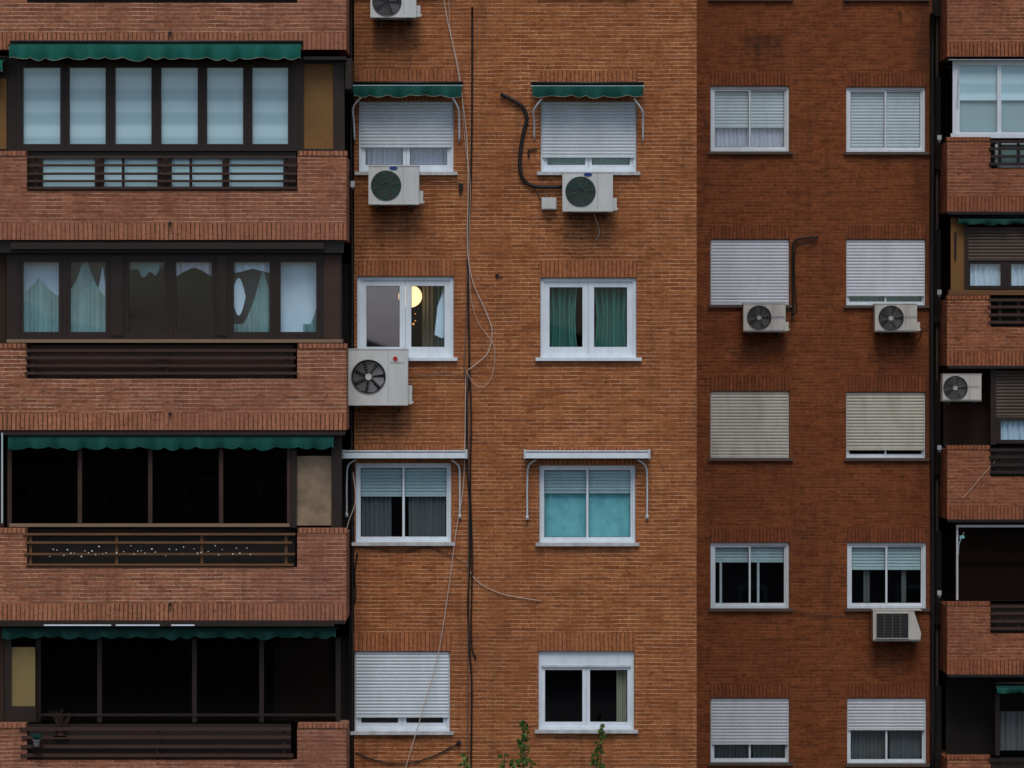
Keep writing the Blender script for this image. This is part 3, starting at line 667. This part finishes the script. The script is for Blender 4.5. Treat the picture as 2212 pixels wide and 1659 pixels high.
cable('cable',[(1006,800),(1004,960),(1000,1060),(985,1150),(968,1280),(945,1420),(910,1545),(875,1665),(860,1750)],.007,WIREW,YM,.05)
cable('cable',[(884,812),(950,808),(1003,813)],.006,WIRER,YM)
cable('cable',[(907,392),(950,394),(993,396),(996,420)],.007,BLACK,YM)
cable('cable',[(1005,1215),(1030,1255),(1085,1283),(1168,1298)],.006,WIREW,YM)
cable('cable',[(768,1625),(810,1642),(870,1650),(930,1636),(990,1606)],.010,BLACK,YM)
cable('cable',[(775,1180),(860,1190),(930,1183),(1000,1215)],.006,BLACK,YM)
cable('cable',[(1283,462),(1295,500),(1287,520)],.006,WIREW,YM)
cable('cable',[(772,1195),(766,1240),(768,1290),(757,1340),(755,1500),(757,1700)],.012,BLACK,YM)
cable('cable',[(759,-50),(758,300),(761,600),(759,900),(761,1200),(760,1700)],.02,BLACK,YM,.02)
cable('cable',[(762,1020),(768,1080),(752,1130),(748,1160)],.008,WIREW,YM,.2)
cable('insulated_pipe',[(1712,690),(1713,640),(1712,560),(1716,522),(1740,514),(1768,512)],.02,BLACK,YR,.05)
cable('insulated_pipe',[(1697,668),(1720,672),(1716,600),(1719,535),(1745,524),(1766,514)],.012,BLACK,YR,.08)
cable('cable',[(1578,757),(1605,758),(1640,755)],.006,WIRER,YR)
cable('cable',[(1982,700),(1990,720),(1980,740)],.008,BLACK,YR)
cable('cable',[(1700,1318),(1780,1330),(1886,1332)],.005,BLACK,YR)
cable('drainpipe',[(2014,30),(2014,400),(2013,800),(2015,1200),(2014,1700)],.045,BLACK,YR,.06)
cable('drainpipe',[(2024,-30),(2024,700),(2024,1700)],.03,SILLD,YR+.3,.02)
cable('cable',[(2032,-40),(2022,10),(2010,60),(2012,120),(2010,400),(2009,800),(2012,1300),(2010,1700)],.012,BLACK,YR,.05)
cable('cable',[(2150,996),(2120,1030),(2095,1060),(2078,1078)],.005,WIREW,YRB)
for y0 in (298,632,968,1282):
    w=MB(); w.pbox(2025,2034,y0-6,y0+4,YR-.1,.05,WHITED); w.pbox(2027,2032,y0+4,y0+9,YR-.09,.03,METAL); w.done('cable_clamp',bevel=.003)
w=MB(); w.pbox(1170,1202,427,452,YM-.13,.12,WHITED); w.pbox(1172,1200,429,450,YM-.134,.004,ACW); w.tube([P(1180,427,YM-.06),P(1180,420,YM-.06)],.012,METAL,6,False); w.done('junction_box',bevel=.004)
w=MB(); w.pbox(757,766,391,404,YM-.06,.05,WHITED); w.pbox(759,764,404,408,YM-.05,.02,METAL); w.done('junction_box',bevel=.003)
w=MB(); w.pbox(991,1000,396,410,YM-.06,.05,BLACK); w.tube([P(995,410,YM-.04),P(995,421,YM-.04)],.012,BLACK,6,False); w.done('cable_splice')
w=MB(); w.tube([P(991,1604,YM-.0),P(991,1604,YM-.06)],.035,BLACK,12,False); w.tube([P(991,1604,YM-.06),P(991,1604,YM-.08)],.02,BLACK,12,False); w.done('vent_cap')
w=MB(); w.tube([P(1074,596,YM+.02),P(1074,596,YM-.03)],.03,BLACK,10,False); w.tube([P(1083,598,YM+.02),P(1083,598,YM-.02)],.015,BLACK,8,False); w.done('vent_cap')
# ---------------------------------------------------------------- string lights on the third balcony railing
w=MB()
pts=[]
for k in range(60):
    px=100+k*7.6; pts.append((px,1178+(8 if k%3 else 0)+14*abs(math.sin(k*1.7))+random.uniform(-3,3)))
w.tube([P(a,b,YL-.06) for a,b in pts[::2]],.003,BLACK,4)
for a,b in pts:
    if random.random()<.75: w.sphere(P(a,b,YL-.07),random.uniform(.007,.012),BULB,6,4)
w.done('string_lights')
# ---------------------------------------------------------------- potted plants
w=MB(); y=YL-.16
cx,cz=X(79,y),Z(1612,y)
n=14; prof=[(.04,0),(.052,.08),(.06,.08),(.06,.10),(.045,.095)]
for a,b in zip(prof,prof[1:]):
    for k in range(n):
        t0,t1=2*math.pi*k/n,2*math.pi*(k+1)/n
        w.poly([(cx+a[0]*math.cos(t0),y+a[0]*math.sin(t0),cz+a[1]),(cx+a[0]*math.cos(t1),y+a[0]*math.sin(t1),cz+a[1]),(cx+b[0]*math.cos(t1),y+b[0]*math.sin(t1),cz+b[1]),(cx+b[0]*math.cos(t0),y+b[0]*math.sin(t0),cz+b[1])],METAL)
w.poly([(cx+.04*math.cos(2*math.pi*k/n),y+.04*math.sin(2*math.pi*k/n),cz) for k in range(n)],METAL)
for k in range(40):
    a=random.uniform(0,6.28); l=random.uniform(.04,.13); r0=random.uniform(0,.04)
    b=Vector((cx+r0*math.cos(a),y+r0*math.sin(a),cz+.09)); e=b+Vector((math.cos(a)*l*.7,math.sin(a)*l*.5,l)); s_=Vector((.010,0,.004))
    w.poly([b,(b+e)/2+s_,e,(b+e)/2-s_],GREEND)
w.box(cx-.07,cx+.07,y-.06,YL,cz-.012,cz-.002,BLACK)
w.done('potted_plant')
w=MB(); y=YL+.07; cx,cz=X(132,y),Z(1588,y)
w.tube([(cx,y,cz-.0),(cx,y,cz+.08)],.075,BROWN2,14,False); w.box(cx-.1,cx+.1,y-.1,y+.09,cz-.02,cz-.001,BROWN)
for k in range(26):
    a=random.uniform(-1,1); l=random.uniform(.14,.32)
    p0=Vector((cx+a*.05,y,cz+.08)); p1=p0+Vector((a*l*.55,random.uniform(-.08,.08),l))
    w.tube([p0,(p0+p1)/2+Vector((random.uniform(-.02,.02),0,.02)),p1],.0025,BROWN2,4)
    for j in range(5):
        q=p0.lerp(p1,.4+.12*j); d=Vector((random.uniform(-.03,.03),0,random.uniform(0,.03))); w.poly([q,q+d+Vector((.006,0,0)),q+d*1.5],BARK)
w.done('potted_plant')
# ---------------------------------------------------------------- pendant lamp in the lit room
w=MB(); yl=YM+.42; c=P(886,640,yl)
w.sphere(c,.18,LAMP,24,16,sz=.95); w.tube([(c[0],yl,c[2]+.16),(c[0],yl,c[2]+.3)],.006,BLACK,6,False); w.tube([(c[0],yl,c[2]+.165),(c[0],yl,c[2]+.19)],.04,BLACK,10,False)
w.done('pendant_lamp',smooth=True)
w=MB()
for a,b,r in ((893,700,.018),(897,693,.012),(897,678,.010)): w.sphere(P(a,b,YM+.4),r,GLINT,8,6)  # glowing beads added to stand in for small orange glints
w.tube([P(895,676,YM+.4),P(896,705,YM+.4)],.004,BLACK,4,False)
w.done('glint_beads')
# ---------------------------------------------------------------- climbing shrub at the foot
w=MB(); y=YM-.7
def leaf(p,l,m):
    a=random.uniform(0,6.28); e=random.uniform(-.9,.5)
    d=Vector((math.cos(a),math.sin(a)*.5-.2,e)).normalized(); sd=d.cross(Vector((0,1,.3))).normalized()*l*.34; u=Vector((0,0,l*.1))
    p=Vector(p); w.poly([p,p+d*l*.45+sd+u,p+d*l,p+d*l*.45-sd+u],m)
for px,pt,dens in ((1132,1562,.8),(1126,1596,.6),(1297,1572,.6),(1291,1606,.5),(1003,1634,.5),(1090,1626,.4),(1108,1642,.4),(1146,1640,.5),(1284,1640,.4)):
    top=Vector(P(px,pt,y+random.uniform(-.1,.1))); base=Vector((X(1180,y)+(top.x-X(1180,y))*.35,y,0))
    pts=[]
    for k in range(14):
        t=k/13; q=base.lerp(top,t); q.x=base.x+(top.x-base.x)*min(1,t*1.5)**1.3; q+=Vector((random.uniform(-.03,.03),random.uniform(-.06,.06),0))*(1 if k<13 else 0); pts.append(q)
    w.tube(pts,.008,BARK,5)
    n=int(240*dens)
    for k in range(n):
        t=1-(random.random()**1.4)*.55 ; i=min(12,int(t*13)); q=pts[i].lerp(pts[i+1],t*13-i)
        f=1-t
        q=q+Vector((random.uniform(-1,1),random.uniform(-1,1),random.uniform(-.5,.5)))*(.025+.45*f)
        leaf(q,random.uniform(.04,.10),LEAF if random.random()<.65 else LEAF2)
w.done('climbing_shrub')
# ---------------------------------------------------------------- setting
GRD=paint('paving',(0.12,0.11,0.10),0.95,0.3,0.6,(1,1,1)); ASP=paint('asphalt',(0.05,0.05,0.052),0.95,0.3,0.8,(1,1,1),dirt=(.03,.03,.03))
w=MB(); w.poly([(-400,-400,0),(400,-400,0),(400,400,0),(-400,400,0)],GRD); w.done('ground')
w=MB(); w.poly([(-400,-34,.004),(400,-34,.004),(400,-24,.004),(-400,-24,.004)],ASP); w.done('road')
w=MB(); w.box(-400,400,-24,-23.8,0,.13,SILLD); w.box(-400,400,-34.2,-34,0,.13,SILLD); w.done('kerb')
w=MB()
OPP=paint('render_wall',(0.09,0.07,0.065),0.9,0.3)
for k in range(9):
    x=-46+k*10.5; h=12.6+random.uniform(-.6,.8); y0,y1=-98,-86
    w.box(x,x+10.4,y0,y1,0,h,OPP)
    w.poly([(x-.2,y1+.2,h),(x+10.6,y1+.2,h),(x+5.2,y1+.2,h+1.9)],OPP); w.poly([(x-.2,y1+.2,h),(x+5.2,y1+.2,h+1.9),(x+5.2,y0,h+1.9),(x-.2,y0,h)],SILLD); w.poly([(x+10.6,y1+.2,h),(x+5.2,y1+.2,h+1.9),(x+5.2,y0,h+1.9),(x+10.6,y0,h)],SILLD)
    for f in range(4):
        for c in range(3): w.box(x+1.3+c*3,x+2.6+c*3,y1+.002,y1+.06,1+f*2.9,2.4+f*2.9,WHITED); w.box(x+1.4+c*3,x+2.5+c*3,y1+.06,y1+.07,1.1+f*2.9,2.3+f*2.9,DARK)
w.done('terraced_houses')
# ---------------------------------------------------------------- light
W=bpy.data.worlds.new('World'); S.world=W; W.use_nodes=True; nt=W.node_tree
sk=nt.nodes.new('ShaderNodeTexSky'); sk.sky_type='NISHITA'; sk.sun_disc=False; sk.sun_elevation=math.radians(58); sk.sun_rotation=math.radians(180)
sk.air_density=1.0; sk.dust_density=2.0; sk.ozone_density=2.0
bg=nt.nodes['Background']; nt.links.new(sk.outputs[0],bg.inputs[0]); bg.inputs[1].default_value=0.105
L=bpy.data.lights.new('sun','SUN'); L.energy=1.45; L.angle=math.radians(30); L.color=(1,.97,.92)
lo=bpy.data.objects.new('sun',L); S.collection.objects.link(lo); lo.rotation_euler=(math.radians(32),0,0); lo.location=(0,-30,40)
cam=bpy.data.cameras.new('camera'); co=bpy.data.objects.new('camera',cam); S.collection.objects.link(co)
co.location=(0,-D0,CAMZ); co.rotation_euler=(math.pi/2,0,0); cam.sensor_width=36; cam.lens=36*D0/(2212/K); cam.clip_end=2000
S.camera=co
S.view_settings.view_transform='Standard'; S.view_settings.look='None'; S.view_settings.exposure=0
